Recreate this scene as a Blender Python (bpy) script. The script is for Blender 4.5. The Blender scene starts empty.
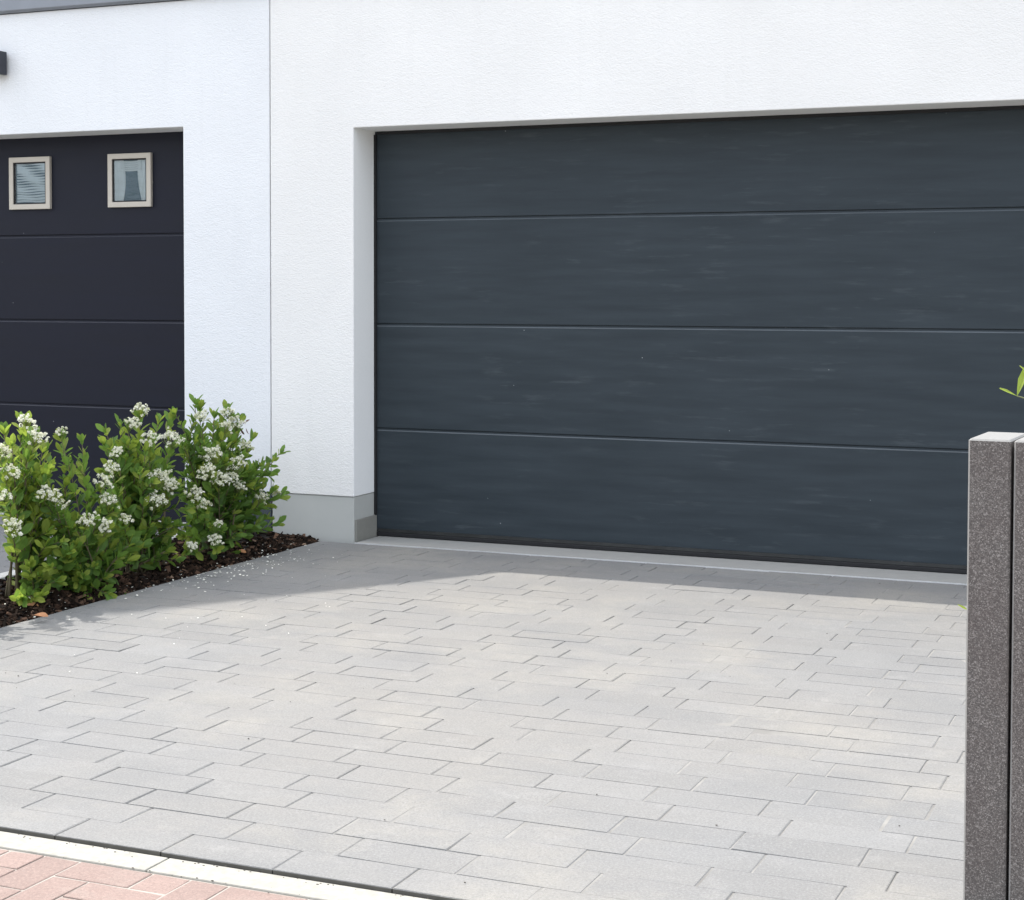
import bpy, bmesh, math, random
from mathutils import Vector, Matrix, noise as mnoise
random.seed(11)
sc = bpy.context.scene
col = sc.collection
R = math.radians

# ------------------------------------------------------------------ camera
F, PITCH, ROLL, YAW, SY, CH = 1675.66, 0.0361, 0.0020, 0.4026, -95.07, 1.2897
fwd = Vector((-math.sin(YAW)*math.cos(PITCH), math.cos(YAW)*math.cos(PITCH), -math.sin(PITCH)))
rt0 = Vector((math.cos(YAW), math.sin(YAW), 0)); up0 = rt0.cross(fwd)
rt = math.cos(ROLL)*rt0 + math.sin(ROLL)*up0
up = -math.sin(ROLL)*rt0 + math.cos(ROLL)*up0
EYE = Vector((0, 0, CH))
cam = bpy.data.cameras.new('camera'); cam.lens = F*36/1024; cam.sensor_width = 36
cam.shift_y = SY/1024; cam.clip_start = .05; cam.clip_end = 3000
co = bpy.data.objects.new('camera', cam); col.objects.link(co)
co.matrix_world = Matrix(((rt.x, up.x, -fwd.x, 0), (rt.y, up.y, -fwd.y, 0), (rt.z, up.z, -fwd.z, CH), (0, 0, 0, 1)))
sc.camera = co

def at(u, v, ax, val):
    """point of the plane (axis ax = val) seen at a place in the photograph"""
    d = fwd + rt*((u-512)/F) - up*((v-450-SY)/F)
    return EYE + d*((val-EYE[ax])/d[ax])

# ------------------------------------------------------------------ helpers
class MB:
    def __init__(s): s.v = []; s.f = []; s.m = []; s.c = []
    def face(s, pts, m=0, c=None):
        n = len(s.v); s.v += [tuple(p) for p in pts]; s.f.append(tuple(range(n, n+len(pts)))); s.m.append(m); s.c.append(c)
    def add(s, verts, faces, m=0, c=None):
        n = len(s.v); s.v += [tuple(p) for p in verts]
        for f in faces: s.f.append(tuple(i+n for i in f)); s.m.append(m); s.c.append(c)
    def box(s, x0, x1, y0, y1, z0, z1, m=0, c=None):
        V = [(x, y, z) for z in (z0, z1) for y in (y0, y1) for x in (x0, x1)]
        s.add(V, [(0,2,3,1),(4,5,7,6),(0,1,5,4),(2,6,7,3),(0,4,6,2),(1,3,7,5)], m, c)
    def tube(s, pts, r0, r1, n=6, m=0):
        base = len(s.v); P = [Vector(p) for p in pts]; k = len(P)
        for i, p in enumerate(P):
            t = (P[min(i+1, k-1)]-P[max(i-1, 0)]).normalized()
            a = t.orthogonal().normalized(); b = t.cross(a)
            r = r0+(r1-r0)*i/max(1, k-1)
            for j in range(n):
                w = 2*math.pi*j/n; s.v.append(tuple(p+a*math.cos(w)*r+b*math.sin(w)*r))
        for i in range(k-1):
            for j in range(n):
                s.f.append((base+i*n+j, base+i*n+(j+1) % n, base+(i+1)*n+(j+1) % n, base+(i+1)*n+j)); s.m.append(m); s.c.append(None)
        s.f.append(tuple(base+(k-1)*n+j for j in range(n))); s.m.append(m); s.c.append(None)
        s.f.append(tuple(base+n-1-j for j in range(n))); s.m.append(m); s.c.append(None)
    def build(s, name, mats, parent=None, bevel=0, weld=False, smooth=False, segs=2, loc=None):
        me = bpy.data.meshes.new(name); me.from_pydata(s.v, [], s.f); 
        mats = mats if isinstance(mats, (list, tuple)) else [mats]
        for m in mats: me.materials.append(m)
        me.polygons.foreach_set('material_index', s.m)
        if any(c is not None for c in s.c):
            at_ = me.attributes.new('tint', 'FLOAT', 'FACE')
            at_.data.foreach_set('value', [c if c is not None else .5 for c in s.c])
        if smooth: me.polygons.foreach_set('use_smooth', [True]*len(s.f))
        if weld:
            bm = bmesh.new(); bm.from_mesh(me); bmesh.ops.remove_doubles(bm, verts=bm.verts, dist=1e-4)
            bmesh.ops.recalc_face_normals(bm, faces=bm.faces); bm.to_mesh(me); bm.free()
        me.update()
        o = bpy.data.objects.new(name, me); col.objects.link(o)
        if parent: 
            o.parent = parent
            o.matrix_parent_inverse = Matrix.Translation(-Vector(parent.location)) if parent.parent is None else Matrix()
        if bevel:
            b = o.modifiers.new('bevel', 'BEVEL'); b.width = bevel; b.segments = segs; b.limit_method = 'ANGLE'; b.angle_limit = R(40)
            b.harden_normals = False
        return o

def empty(name, loc, label, cat, group=None):
    o = bpy.data.objects.new(name, None); o.location = loc; o.empty_display_size = .2; col.objects.link(o)
    return tag(o, label, cat, group)
def tag(o, label, cat, group=None):
    o['label'] = label; o['category'] = cat
    if group: o['group'] = group
    return o
def struct(o): o['kind'] = 'structure'; return o
def stuff(o, label=None, cat=None):
    o['kind'] = 'stuff'
    if label: o['label'] = label
    if cat: o['category'] = cat
    return o

# ------------------------------------------------------------------ materials
def mat(name):
    m = bpy.data.materials.new(name); m.use_nodes = True
    nt = m.node_tree; b = nt.nodes['Principled BSDF']
    return m, nt, b
def N(nt, t, **k):
    n = nt.nodes.new(t)
    for a, v in k.items():
        if a.startswith('i_'):
            n.inputs[a[2:].replace('_', ' ')].default_value = v
        else: setattr(n, a, v)
    return n
def L(nt, a, b): nt.links.new(a, b)
def coords(nt, scale=(1, 1, 1)):
    tc = N(nt, 'ShaderNodeTexCoord'); mp = N(nt, 'ShaderNodeMapping'); mp.inputs['Scale'].default_value = scale
    L(nt, tc.outputs['Object'], mp.inputs['Vector']); return mp.outputs['Vector']
def nz(nt, vec, scale, detail=4, rough=.55):
    n = N(nt, 'ShaderNodeTexNoise'); n.inputs['Scale'].default_value = scale; n.inputs['Detail'].default_value = detail
    n.inputs['Roughness'].default_value = rough; L(nt, vec, n.inputs['Vector']); return n.outputs['Fac']
def ramp(nt, fac, stops):
    r = N(nt, 'ShaderNodeValToRGB'); e = r.color_ramp.elements
    while len(e) < len(stops): e.new(.5)
    for q, (p, c) in zip(e, stops): q.position = p; q.color = c if len(c) == 4 else (*c, 1)
    L(nt, fac, r.inputs['Fac']); return r.outputs['Color']
def mix(nt, a, b, fac, mode='MIX'):
    m = N(nt, 'ShaderNodeMix', data_type='RGBA', blend_type=mode)
    for s, v in ((m.inputs[0], fac), (m.inputs[6], a), (m.inputs[7], b)):
        if hasattr(v, 'links'): L(nt, v, s)
        else: s.default_value = v if not isinstance(v, tuple) else (*v, 1)
    return m.outputs[2]
def math_(nt, op, a, b=None):
    m = N(nt, 'ShaderNodeMath', operation=op)
    for s, v in zip(m.inputs, (a, b)):
        if v is None: continue
        if hasattr(v, 'links'): L(nt, v, s)
        else: s.default_value = v
    return m.outputs[0]
def bump(nt, b, h, dist, strength=1, prev=None):
    n = N(nt, 'ShaderNodeBump'); n.inputs['Distance'].default_value = dist; n.inputs['Strength'].default_value = strength
    L(nt, h, n.inputs['Height'])
    if prev: L(nt, prev, n.inputs['Normal'])
    L(nt, n.outputs['Normal'], b.inputs['Normal']); return n.outputs['Normal']
def g(v): return (v, v, v)

def stucco(name, c):
    m, nt, b = mat(name); v = coords(nt, (1, 1, 1.7)); v1 = coords(nt)
    big = nz(nt, v1, 1.1, 3); sp = nz(nt, v, 95, 3, .62)
    c1 = mix(nt, tuple(x*.965 for x in c), tuple(min(.88, x*1.02) for x in c), ramp(nt, big, [(.35, g(0)), (.65, g(1))]))
    # dirt under the coping and drip lines, faint
    d = nz(nt, coords(nt, (6, 6, .35)), 3, 4)
    c2 = mix(nt, c1, tuple(x*.93 for x in c), math_(nt, 'MULTIPLY', ramp(nt, d, [(.55, g(0)), (.75, g(1))]), .35))
    L(nt, c2, b.inputs['Base Color']); b.inputs['Roughness'].default_value = .92
    b.inputs['Specular IOR Level'].default_value = .25
    h = ramp(nt, sp, [(.3, g(0)), (.7, g(1))])
    n1 = bump(nt, b, h, .0014, .85)
    und = nz(nt, coords(nt, (1, 1, 1.6)), 26, 3)
    bump(nt, b, und, .0026, .5, n1)
    return m
def plain(name, c, rough=.6, metal=0, nscale=60, var=.12, bd=0):
    m, nt, b = mat(name); v = coords(nt)
    n = nz(nt, v, nscale, 4)
    cc = mix(nt, tuple(x*(1-var) for x in c), tuple(x*(1+var) for x in c), n)
    L(nt, cc, b.inputs['Base Color']); b.inputs['Roughness'].default_value = rough; b.inputs['Metallic'].default_value = metal
    if bd: bump(nt, b, nz(nt, v, nscale*2, 3), bd)
    return m
def door_mat(name, dark, light, dust, rough=.5, grain=1.0, spec=.33):
    m, nt, b = mat(name)
    streak = nz(nt, coords(nt, (1.0, 1, 11)), 2.0, 4, .55)
    fine = nz(nt, coords(nt, (4, 1, 160)), 2.4, 4, .6)
    patch = nz(nt, coords(nt, (1.0, 1, 2.2)), 1.6, 3)
    short = nz(nt, coords(nt, (2.2, 1, 17)), 1.9, 4, .6)
    c = mix(nt, dark, light, ramp(nt, streak, [(.3, g(0)), (.72, g(1))]))
    d = math_(nt, 'MULTIPLY', ramp(nt, short, [(.55, g(0)), (.78, g(1))]), ramp(nt, patch, [(.42, g(0)), (.68, g(1))]))
    c = mix(nt, c, dust, math_(nt, 'MULTIPLY', d, .55*grain))
    spk = N(nt, 'ShaderNodeTexVoronoi'); spk.inputs['Scale'].default_value = 7; L(nt, coords(nt), spk.inputs['Vector'])
    c = mix(nt, c, (.3, .31, .31), ramp(nt, spk.outputs['Distance'], [(.012, g(1)), (.022, g(0))]))
    L(nt, c, b.inputs['Base Color'])
    L(nt, ramp(nt, streak, [(.2, g(rough-.06)), (.8, g(rough+.1))]), b.inputs['Roughness'])
    b.inputs['Specular IOR Level'].default_value = spec
    bump(nt, b, fine, .0006*grain, .4)
    return m
def paver_mat(name, base, light, warm, spk=.19, sandy=None):
    sandy = sandy or warm
    m, nt, b = mat(name); v = coords(nt)
    t = N(nt, 'ShaderNodeAttribute', attribute_name='tint')
    c = mix(nt, tuple(x*.87 for x in base), tuple(x*1.10 for x in base), t.outputs['Fac'])
    big = nz(nt, v, .55, 5, .6)
    c = mix(nt, c, warm, math_(nt, 'MULTIPLY', ramp(nt, big, [(.36, g(0)), (.62, g(1))]), .8))
    haze = nz(nt, coords(nt, (1, 1.5, 1)), 4.6, 10, .74)
    c = mix(nt, c, light, math_(nt, 'MULTIPLY', ramp(nt, haze, [(.54, g(0)), (.74, g(1))]), .5))
    sp_ = nz(nt, v, 1.15, 7, .68)
    c = mix(nt, c, sandy, math_(nt, 'MULTIPLY', ramp(nt, sp_, [(.50, g(0)), (.64, g(1))]), .7))
    wear = nz(nt, coords(nt, (.7, 1, 1)), 2.3, 6, .62)
    c = mix(nt, c, tuple(x*.84 for x in base), math_(nt, 'MULTIPLY', ramp(nt, wear, [(.50, g(0)), (.68, g(1))]), .6))
    mid = nz(nt, v, 34, 6, .78)
    c = mix(nt, c, tuple(x*.72 for x in base), math_(nt, 'MULTIPLY', ramp(nt, mid, [(.45, g(0)), (.8, g(1))]), .45))
    fine = nz(nt, v, 420, 2, .7)
    grain = nz(nt, coords(nt, (1, 1, 1)), 150, 3, .75)
    c = mix(nt, c, tuple(x*.70 for x in base), math_(nt, 'MULTIPLY', ramp(nt, grain, [(.30, g(1)), (.50, g(0))]), spk*3.2))
    c = mix(nt, c, tuple(min(.6, x*1.45) for x in base), math_(nt, 'MULTIPLY', ramp(nt, grain, [(.52, g(0)), (.72, g(1))]), spk*3.0))
    c = mix(nt, c, tuple(x*.45 for x in base), math_(nt, 'MULTIPLY', ramp(nt, fine, [(.28, g(1)), (.44, g(0))]), spk*3.2))
    c = mix(nt, c, (.33, .325, .31), math_(nt, 'MULTIPLY', ramp(nt, fine, [(.6, g(0)), (.72, g(1))]), spk*2.4))
    L(nt, c, b.inputs['Base Color']); b.inputs['Roughness'].default_value = .88; b.inputs['Specular IOR Level'].default_value = .3
    n1 = bump(nt, b, fine, .0012, .55); bump(nt, b, mid, .0014, .35, n1)
    return m
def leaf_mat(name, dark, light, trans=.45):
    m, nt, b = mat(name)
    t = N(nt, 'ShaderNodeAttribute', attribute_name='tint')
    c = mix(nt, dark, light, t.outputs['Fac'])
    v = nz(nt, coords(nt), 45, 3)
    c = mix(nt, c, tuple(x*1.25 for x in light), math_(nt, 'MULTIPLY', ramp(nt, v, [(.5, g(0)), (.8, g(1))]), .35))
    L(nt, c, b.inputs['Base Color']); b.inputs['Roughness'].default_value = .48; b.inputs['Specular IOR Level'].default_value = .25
    tr = N(nt, 'ShaderNodeBsdfTranslucent')
    tc = mix(nt, c, (1.0, 1.0, .25), .35, 'MULTIPLY'); tc = mix(nt, tc, (.36, .56, .08), .42)
    L(nt, tc, tr.inputs['Color'])
    ms = N(nt, 'ShaderNodeMixShader'); ms.inputs[0].default_value = trans
    L(nt, b.outputs[0], ms.inputs[1]); L(nt, tr.outputs[0], ms.inputs[2])
    L(nt, ms.outputs[0], nt.nodes['Material Output'].inputs['Surface'])
    return m

M = {}
M['stucco'] = stucco('white_stucco', (.77, .758, .733))
M['stucco_cool'] = stucco('cool_white_stucco', (.745, .752, .757))
M['reveal'] = plain('reveal_plaster', (.85, .85, .835), .9, nscale=90, var=.04, bd=.0006)
M['plinth'] = plain('grey_plinth_plaster', (.435, .44, .415), .85, nscale=9, var=.05, bd=.0005)
M['plinth_dark'] = plain('slate_plinth_plaster', (.045, .055, .065), .7, var=.15)
M['block'] = plain('brown_grey_concrete', (.23, .225, .20), .85, nscale=25, var=.1, bd=.0006)
M['door'] = door_mat('anthracite_woodgrain_steel', (.0255, .034, .0405), (.0365, .047, .055), (.098, .112, .121), .5, 1.0, .2)
M['door_smooth'] = door_mat('slate_smooth_steel', (.006, .007, .0145), (.0085, .0098, .019), (.015, .017, .027), .5, .3, .22)
M['ledge'] = plain('dusty_door_ledge', (.075, .088, .098), .6, nscale=5, var=.35)  # lit rim of the section joints, put into the colour
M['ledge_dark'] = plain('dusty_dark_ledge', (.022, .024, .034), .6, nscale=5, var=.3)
M['rubber'] = plain('black_rubber', (.008, .008, .009), .75)
M['steel_strip'] = plain('dull_aluminium_strip', (.030, .031, .030), .5, .3, 14, .7)
M['frame'] = plain('champagne_steel_frame', (.50, .455, .385), .5, .15, 60, .04)
M['coping'] = plain('zinc_coping', (.22, .235, .26), .5, .3, 6, .18)
M['lamp'] = plain('dark_lamp_metal', (.022, .024, .034), .45)
M['lens'] = plain('lamp_lens', (.55, .55, .5), .3)
M['roof'] = plain('dark_roof_tile', (.10, .085, .08), .7, nscale=12)
M['concrete'] = plain('pale_concrete', (.52, .52, .49), .85, nscale=30, var=.12, bd=.0008)
M['edge_white'] = plain('white_edging_stone', (.315, .305, .268), .9, nscale=46, var=.30, bd=.001)
M['threshold'] = plain('pale_threshold_concrete', (.32, .315, .295), .8, nscale=14, var=.10, bd=.0007)
M['alu'] = plain('pale_metal_edge', (.55, .55, .54), .5, .2)
M['paver'] = paver_mat('grey_concrete_paver', (.206, .208, .206), (.32, .315, .30), (.226, .216, .197), .19, (.275, .262, .232))
M['paver_edge'] = plain('dirty_paver_edge', (.085, .08, .068), .95, nscale=30, var=.4)  # shade on the front riser painted in as a dark tone
M['paver_side'] = paver_mat('grey_side_paver', (.20, .205, .21), (.27, .27, .27), (.215, .215, .21))
M['brick'] = paver_mat('pale_red_brick_paver', (.262, .190, .165), (.32, .275, .24), (.275, .216, .188))
M['sand'] = plain('joint_sand', (.215, .21, .195), .95, nscale=7, var=.6, bd=.001)
M['sand_light'] = plain('pale_joint_sand', (.33, .305, .27), .95, nscale=120, var=.2, bd=.001)
M['asphalt'] = plain('asphalt', (.055, .055, .057), .9, nscale=200, var=.4, bd=.002)
M['street'] = plain('pale_street_paving', (.30, .29, .275), .9, nscale=8, var=.1, bd=.001)  # unseen street, colour set pale to bounce light onto the facade
M['earth'] = plain('earth', (.20, .19, .15), .95, nscale=3, var=.4)
M['soil'] = plain('dark_mulch_soil', (.009, .0065, .005), .95, nscale=60, var=.5, bd=.01)
M['petal'] = plain('white_petal', (.80, .79, .70), .7, nscale=30, var=.05)
M['grit'] = plain('dark_grit', (.06, .055, .045), .9)
M['dead'] = plain('withered_leaf', (.10, .045, .03), .7)
M['dry'] = plain('orange_dry_leaf', (.42, .20, .09), .7)
M['stalk'] = plain('green_stalk', (.17, .19, .07), .7)
M['twig'] = plain('brown_twig', (.13, .105, .06), .8)
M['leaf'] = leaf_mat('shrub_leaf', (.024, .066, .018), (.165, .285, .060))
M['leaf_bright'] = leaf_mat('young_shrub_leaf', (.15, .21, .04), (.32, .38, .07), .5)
m, nt, b = mat('bark_chip'); t = N(nt, 'ShaderNodeAttribute', attribute_name='tint')
L(nt, ramp(nt, t.outputs['Fac'], [(0, (.009, .006, .0045)), (.6, (.027, .0165, .011)), (.88, (.068, .04, .027)), (.985, (.15, .09, .06)), (1, (.3, .21, .15))]), b.inputs['Base Color'])
b.inputs['Roughness'].default_value = .95; b.inputs['Specular IOR Level'].default_value = .12; M['bark'] = m
m, nt, b = mat('floret'); t = N(nt, 'ShaderNodeAttribute', attribute_name='tint')
L(nt, ramp(nt, t.outputs['Fac'], [(0, (.45, .47, .22)), (.25, (.74, .74, .56)), (1, (.84, .83, .76))]), b.inputs['Base Color'])
b.inputs['Roughness'].default_value = .7
tr = N(nt, 'ShaderNodeBsdfTranslucent'); tr.inputs['Color'].default_value = (.8, .8, .65, 1)
ms = N(nt, 'ShaderNodeMixShader'); ms.inputs[0].default_value = .3
L(nt, b.outputs[0], ms.inputs[1]); L(nt, tr.outputs[0], ms.inputs[2]); L(nt, ms.outputs[0], nt.nodes['Material Output'].inputs['Surface'])
M['floret'] = m
# granite: dark grey brown speckle
m, nt, b = mat('speckled_granite'); v = coords(nt)
vo = N(nt, 'ShaderNodeTexVoronoi'); vo.inputs['Scale'].default_value = 500; L(nt, v, vo.inputs['Vector'])
sep = N(nt, 'ShaderNodeSeparateColor'); L(nt, vo.outputs['Color'], sep.inputs[0])
c = ramp(nt, sep.outputs[0], [(0, (.055, .050, .047)), (.35, (.085, .078, .072)), (.68, (.135, .125, .115)), (.9, (.225, .21, .195)), (1, (.33, .315, .295))])
big = nz(nt, v, 7, 4)
c = mix(nt, c, (.105, .094, .086), .2)
c = mix(nt, c, (.075, .055, .05), math_(nt, 'MULTIPLY', ramp(nt, big, [(.4, g(0)), (.7, g(1))]), .3))
c2 = nz(nt, v, 130, 4, .7)
c = mix(nt, c, (.055, .050, .047), math_(nt, 'MULTIPLY', ramp(nt, c2, [(.5, g(0)), (.68, g(1))]), .5))
c = mix(nt, c, (.22, .21, .20), math_(nt, 'MULTIPLY', ramp(nt, nz(nt, v, 420, 2, .7), [(.56, g(0)), (.7, g(1))]), .4))
L(nt, c, b.inputs['Base Color']); b.inputs['Roughness'].default_value = .8
bump(nt, b, nz(nt, v, 300, 3), .0012, .7); M['granite'] = m
# granite tops and edges, sunlight painted in as a paler colour
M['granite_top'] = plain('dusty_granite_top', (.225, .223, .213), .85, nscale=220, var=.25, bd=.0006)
# pane
m = bpy.data.materials.new('window_pane'); m.use_nodes = True; nt = m.node_tree; nt.nodes.clear()
out = N(nt, 'ShaderNodeOutputMaterial'); ms = N(nt, 'ShaderNodeMixShader'); tp = N(nt, 'ShaderNodeBsdfTransparent'); gl = N(nt, 'ShaderNodeBsdfGlossy')
tp.inputs[0].default_value = (.82, .90, .93, 1); gl.inputs['Roughness'].default_value = .03
fr = N(nt, 'ShaderNodeFresnel'); fr.inputs[0].default_value = 1.5
wn = nz(nt, coords(nt, (1, 1, 3)), 9, 2); bn = N(nt, 'ShaderNodeBump'); bn.inputs['Distance'].default_value = .01; bn.inputs['Strength'].default_value = .5
L(nt, wn, bn.inputs['Height']); L(nt, bn.outputs[0], gl.inputs['Normal'])
L(nt, math_(nt, 'MULTIPLY', fr.outputs[0], 1.0), ms.inputs[0]); L(nt, tp.outputs[0], ms.inputs[1]); L(nt, gl.outputs[0], ms.inputs[2]); L(nt, ms.outputs[0], out.inputs[0])
M['pane'] = m
M['blind'] = plain('pale_blind', (.70, .71, .70), .6, var=.06)
M['blind_blue'] = plain('blue_grey_backing', (.11, .165, .19), .6, nscale=12, var=.15)  # tinted like the blue part of the pane reflections it replaces
M['curtain'] = plain('grey_white_curtain', (.66, .65, .62), .8, nscale=14, var=.12)

# ------------------------------------------------------------------ key measures (metres)
YW, YD = 7.66, 7.90            # facade plane, door plane
XB, XJ, XH = -4.335, -4.154, -4.653   # bed edge, garage jamb, joint between the houses
YC = 3.208                     # street edge of the driveway
SX, SYY = .548, .18            # ground shadow per metre of height (+X, -Y)

# ------------------------------------------------------------------ ground, road, paving
def sheet(name, x0, x1, y0, y1, z, m):
    b = MB(); b.face([(x0, y0, z), (x1, y0, z), (x1, y1, z), (x0, y1, z)]); return struct(b.build(name, m))
sheet('ground', -1500, 1500, -1500, 1500, -.20, M['earth'])
sheet('road', -60, 60, -5.2, .55, -.13, M['street'])
k = MB(); k.box(-60, 60, .55, .67, -.19, -.018)
struct(k.build('kerb', M['concrete'], bevel=.012))
k = MB(); k.box(-60, 60, -5.32, -5.2, -.19, -.018)
struct(k.build('far_kerb', M['concrete'], bevel=.012))
sheet('far_pavement', -60, 60, -8, -5.32, -.03, M['concrete'])

def paver(b, x0, x1, y0, y1, z, ch, depth, tint, tilt=.0009, jit=.0008, side=2, chy=None, drop=.7):
    """one paving block: top, worn bevels (ch on the x ends, chy on the long sides) and flanks"""
    chy = ch if chy is None else chy
    dz = z+random.gauss(0, tilt*.3)
    ax, ay = random.gauss(0, tilt), random.gauss(0, tilt)
    x0 += random.uniform(0, jit); x1 -= random.uniform(0, jit); y0 += random.uniform(0, jit); y1 -= random.uniform(0, jit)
    def h(x, y): return dz + ax*((x-x0)/(x1-x0)-.5) + ay*((y-y0)/(y1-y0)-.5)
    ca, cb = ch*random.uniform(.6, 1.25), ch*random.uniform(.6, 1.25)
    i = [(x0+ca, y0+chy), (x1-cb, y0+chy), (x1-cb, y1-chy), (x0+ca, y1-chy)]
    o = [(x0, y0), (x1, y0), (x1, y1), (x0, y1)]
    V = [(x, y, h(x, y)) for x, y in i]+[(x, y, h(x, y)-ch*drop) for x, y in o]+[(x, y, z-depth) for x, y in o]
    b.add(V, [(0, 1, 2, 3)]+[(4+a, 4+(a+1) % 4, (a+1) % 4, a) for a in range(4)], 0, tint)
    b.add(V[4:], [(4+a, 4+(a+1) % 4, (a+1) % 4, a) for a in range(4)], side, tint)

def vx(i, x0, x1, nx): return (x0+(x1-x0)*i/nx+2.6)/1.2
def running_bond(name, x0, x1, y0, y1, ph, m, sand, pl=.30, pw=.1352, skip=None, gap=.0045):
    b = MB(); r = 0; y = y0
    while y < y1-.01:
        p = ph[r % 2]; x = p-math.ceil((p-x0)/pl)*pl
        ye = min(y+pw, y1)
        drift = random.gauss(0, .0025)
        while x < x1:
            a, c = max(x+drift, x0), min(x+pl+drift, x1)
            if c-a > .02 and not (skip and skip((a+c)/2, (y+ye)/2)):
                rough = random.random() < .03
                gx = gap*random.uniform(.35, .9); gy = gap*random.choice((.04, .06, .1, .16, .30))
                paver(b, a+gx/2, c-gx/2, y+(gy/2 if r else 0), ye-gy/2, 0, random.uniform(.0026, .0042), .016,
                      min(1, max(0, random.gauss(.5, .2))), tilt=.0018 if rough else .0008, side=2 if r == 0 else 0, chy=random.uniform(.0003, .0009), drop=random.uniform(.5, .85))
            x += pl
        y += pw; r += 1
    # joint sand, with a slightly uneven level
    nx, ny = int((x1-x0)/.05), int((y1-y0-.004)/.05)
    yy = y0+.004
    vs = [(x0+(x1-x0)*i/nx, yy+(y1-yy)*j/ny, -.0030+.0024*mnoise.noise((i*.09, j*.11, 3.1))+(.0009*min(1, max(-1, vx(i, x0, x1, nx))))) for j in range(ny+1) for i in range(nx+1)]
    fs = [(j*(nx+1)+i, j*(nx+1)+i+1, (j+1)*(nx+1)+i+1, (j+1)*(nx+1)+i) for j in range(ny) for i in range(nx)
          if not (skip and skip(vs[j*(nx+1)+i][0]+.02, vs[j*(nx+1)+i][1]+.02))]
    b.add(vs, fs, 1, .5)
    return struct(b.build(name, [m, sand, M['paver_edge']]))
running_bond('driveway', XB, 1.3, YC, 7.622, (-2.245, -2.163), M['paver'], M['sand'],
             skip=lambda x, y: x > -.47 and y < 4.35)
running_bond('side_driveway', -9.0, -5.06, 3.2, 7.80, (-6.0, -5.9), M['paver_side'], M['sand'])

# white edging stones
b = MB(); x = -8.22
while x < 3.5:
    b.box(x+.002, x+.998, 3.112, 3.203, -.11, -.0085); x += 1.0
struct(b.build('edging_strip', M['edge_white'], bevel=.003))
# herringbone brick pavement
b = MB(); cs = .1; X0 = -2.395
for j in range(0, 25):
    ytop = 3.108-j*cs
    for i in range(-55, 50):
        kk = (i-j) % 4
        xx = X0+i*cs; gp = .0025; tint = min(1, max(0, random.gauss(.5, .25)))
        if kk == 0: q = (xx+gp, xx+2*cs-gp, ytop-cs+gp, ytop-gp)
        elif kk == 3: q = (xx+gp, xx+cs-gp, ytop-2*cs+gp, ytop-gp)
        elif kk == 2 and j == 0: q = (xx+gp, xx+cs-gp, ytop-cs+gp, ytop-gp)
        else: continue
        if q[2] < .68: continue
        paver(b, *q, -.0115, .002, .02, tint, tilt=.0012)
b.face([(-7.9, .67, -.0140), (2.6, .67, -.0140), (2.6, 3.112, -.0140), (-7.9, 3.112, -.0140)], 1, .5)
struct(b.build('brick_pavement', [M['brick'], M['sand_light'], M['brick']]))
# threshold slab in front of the door with a pale metal angle
b = MB(); b.box(-4.13, .84, 7.628, 7.93, -.10, .003)
struct(b.build('threshold_slab', M['threshold'], bevel=.002))
b = MB(); b.box(-4.13, .84, 7.6225, 7.6275, -.08, .0055)
struct(b.build('threshold_edge', M['alu']))
b = MB(); b.box(-8.2, -5.15, 7.803, 8.0, -.10, .012)
struct(b.build('side_threshold', M['concrete'], bevel=.003))
# kerb of the bed on the neighbour's side
b = MB(); y = 3.25
while y < 7.6:
    b.box(-5.055, -4.965, y+.002, min(y+.998, 7.64), -.15, .034); y += 1.0
struct(b.build('bed_kerb', M['concrete'], bevel=.008))
# planting bed
def soilz(x, y):
    e = min(1, max(0, (XB-x)/.12))
    return -.014+e*(.035+.022*mnoise.noise((x*5, y*5, 0)))+.012*mnoise.noise((x*21, y*21, 4))*e
b = MB(); nx, ny = 34, 200; xa, xb, ya, yb = -4.965, XB-.002, 3.2, 7.655
vs = [(xa+(xb-xa)*i/nx, ya+(yb-ya)*j/ny, soilz(xa+(xb-xa)*i/nx, ya+(yb-ya)*j/ny)) for j in range(ny+1) for i in range(nx+1)]
b.add(vs, [(j*(nx+1)+i, j*(nx+1)+i+1, (j+1)*(nx+1)+i+1, (j+1)*(nx+1)+i) for j in range(ny) for i in range(nx)])
struct(b.build('planting_bed', M['soil'], smooth=True))
b = MB(); b.face([(-.466, 3.2, -.012), (2.4, 3.2, -.012), (2.4, 4.345, -.012), (-.466, 4.345, -.012)])
struct(b.build('street_bed', M['soil']))
# bark chips
b = MB()
for _ in range(5200):
    if random.random() < .8: y = random.uniform(4.6, 7.62)
    else: y = random.uniform(3.3, 4.6)
    x = random.uniform(-4.95, XB-.004) if random.random() < .6 else XB-.004-abs(random.gauss(0, .09))
    if x < -4.95: continue
    l, w, h = random.uniform(.008, .030), random.uniform(.004, .011), random.uniform(.0015, .005)
    if random.random() < .08: l *= 1.6
    z = soilz(x, y)+random.uniform(.001, .012)
    if x+l > XB: x = XB-l*random.uniform(.6, 1.3)
    rot = Matrix.Rotation(random.uniform(0, 6.3), 3, 'Z') @ Matrix.Rotation(random.gauss(0, .45), 3, 'Y') @ Matrix.Rotation(random.gauss(0, .5), 3, 'X')
    tp = random.uniform(.3, .9)
    V = [rot @ Vector((sx*l*(tp if sx > 0 else 1)*.9, sy*w*(tp if sx > 0 else 1), sz*h)) + Vector((x, y, z)) for sz in (-1, 1) for sy in (-1, 1) for sx in (-1, 1)]
    b.add(V, [(0,2,3,1),(4,5,7,6),(0,1,5,4),(2,6,7,3),(0,4,6,2),(1,3,7,5)], 0, random.random()**1.4)
stuff(b.build('bark_mulch', M['bark']), 'dark brown bark chips covering the planting bed under the flowering shrubs', 'bark mulch')
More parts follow.
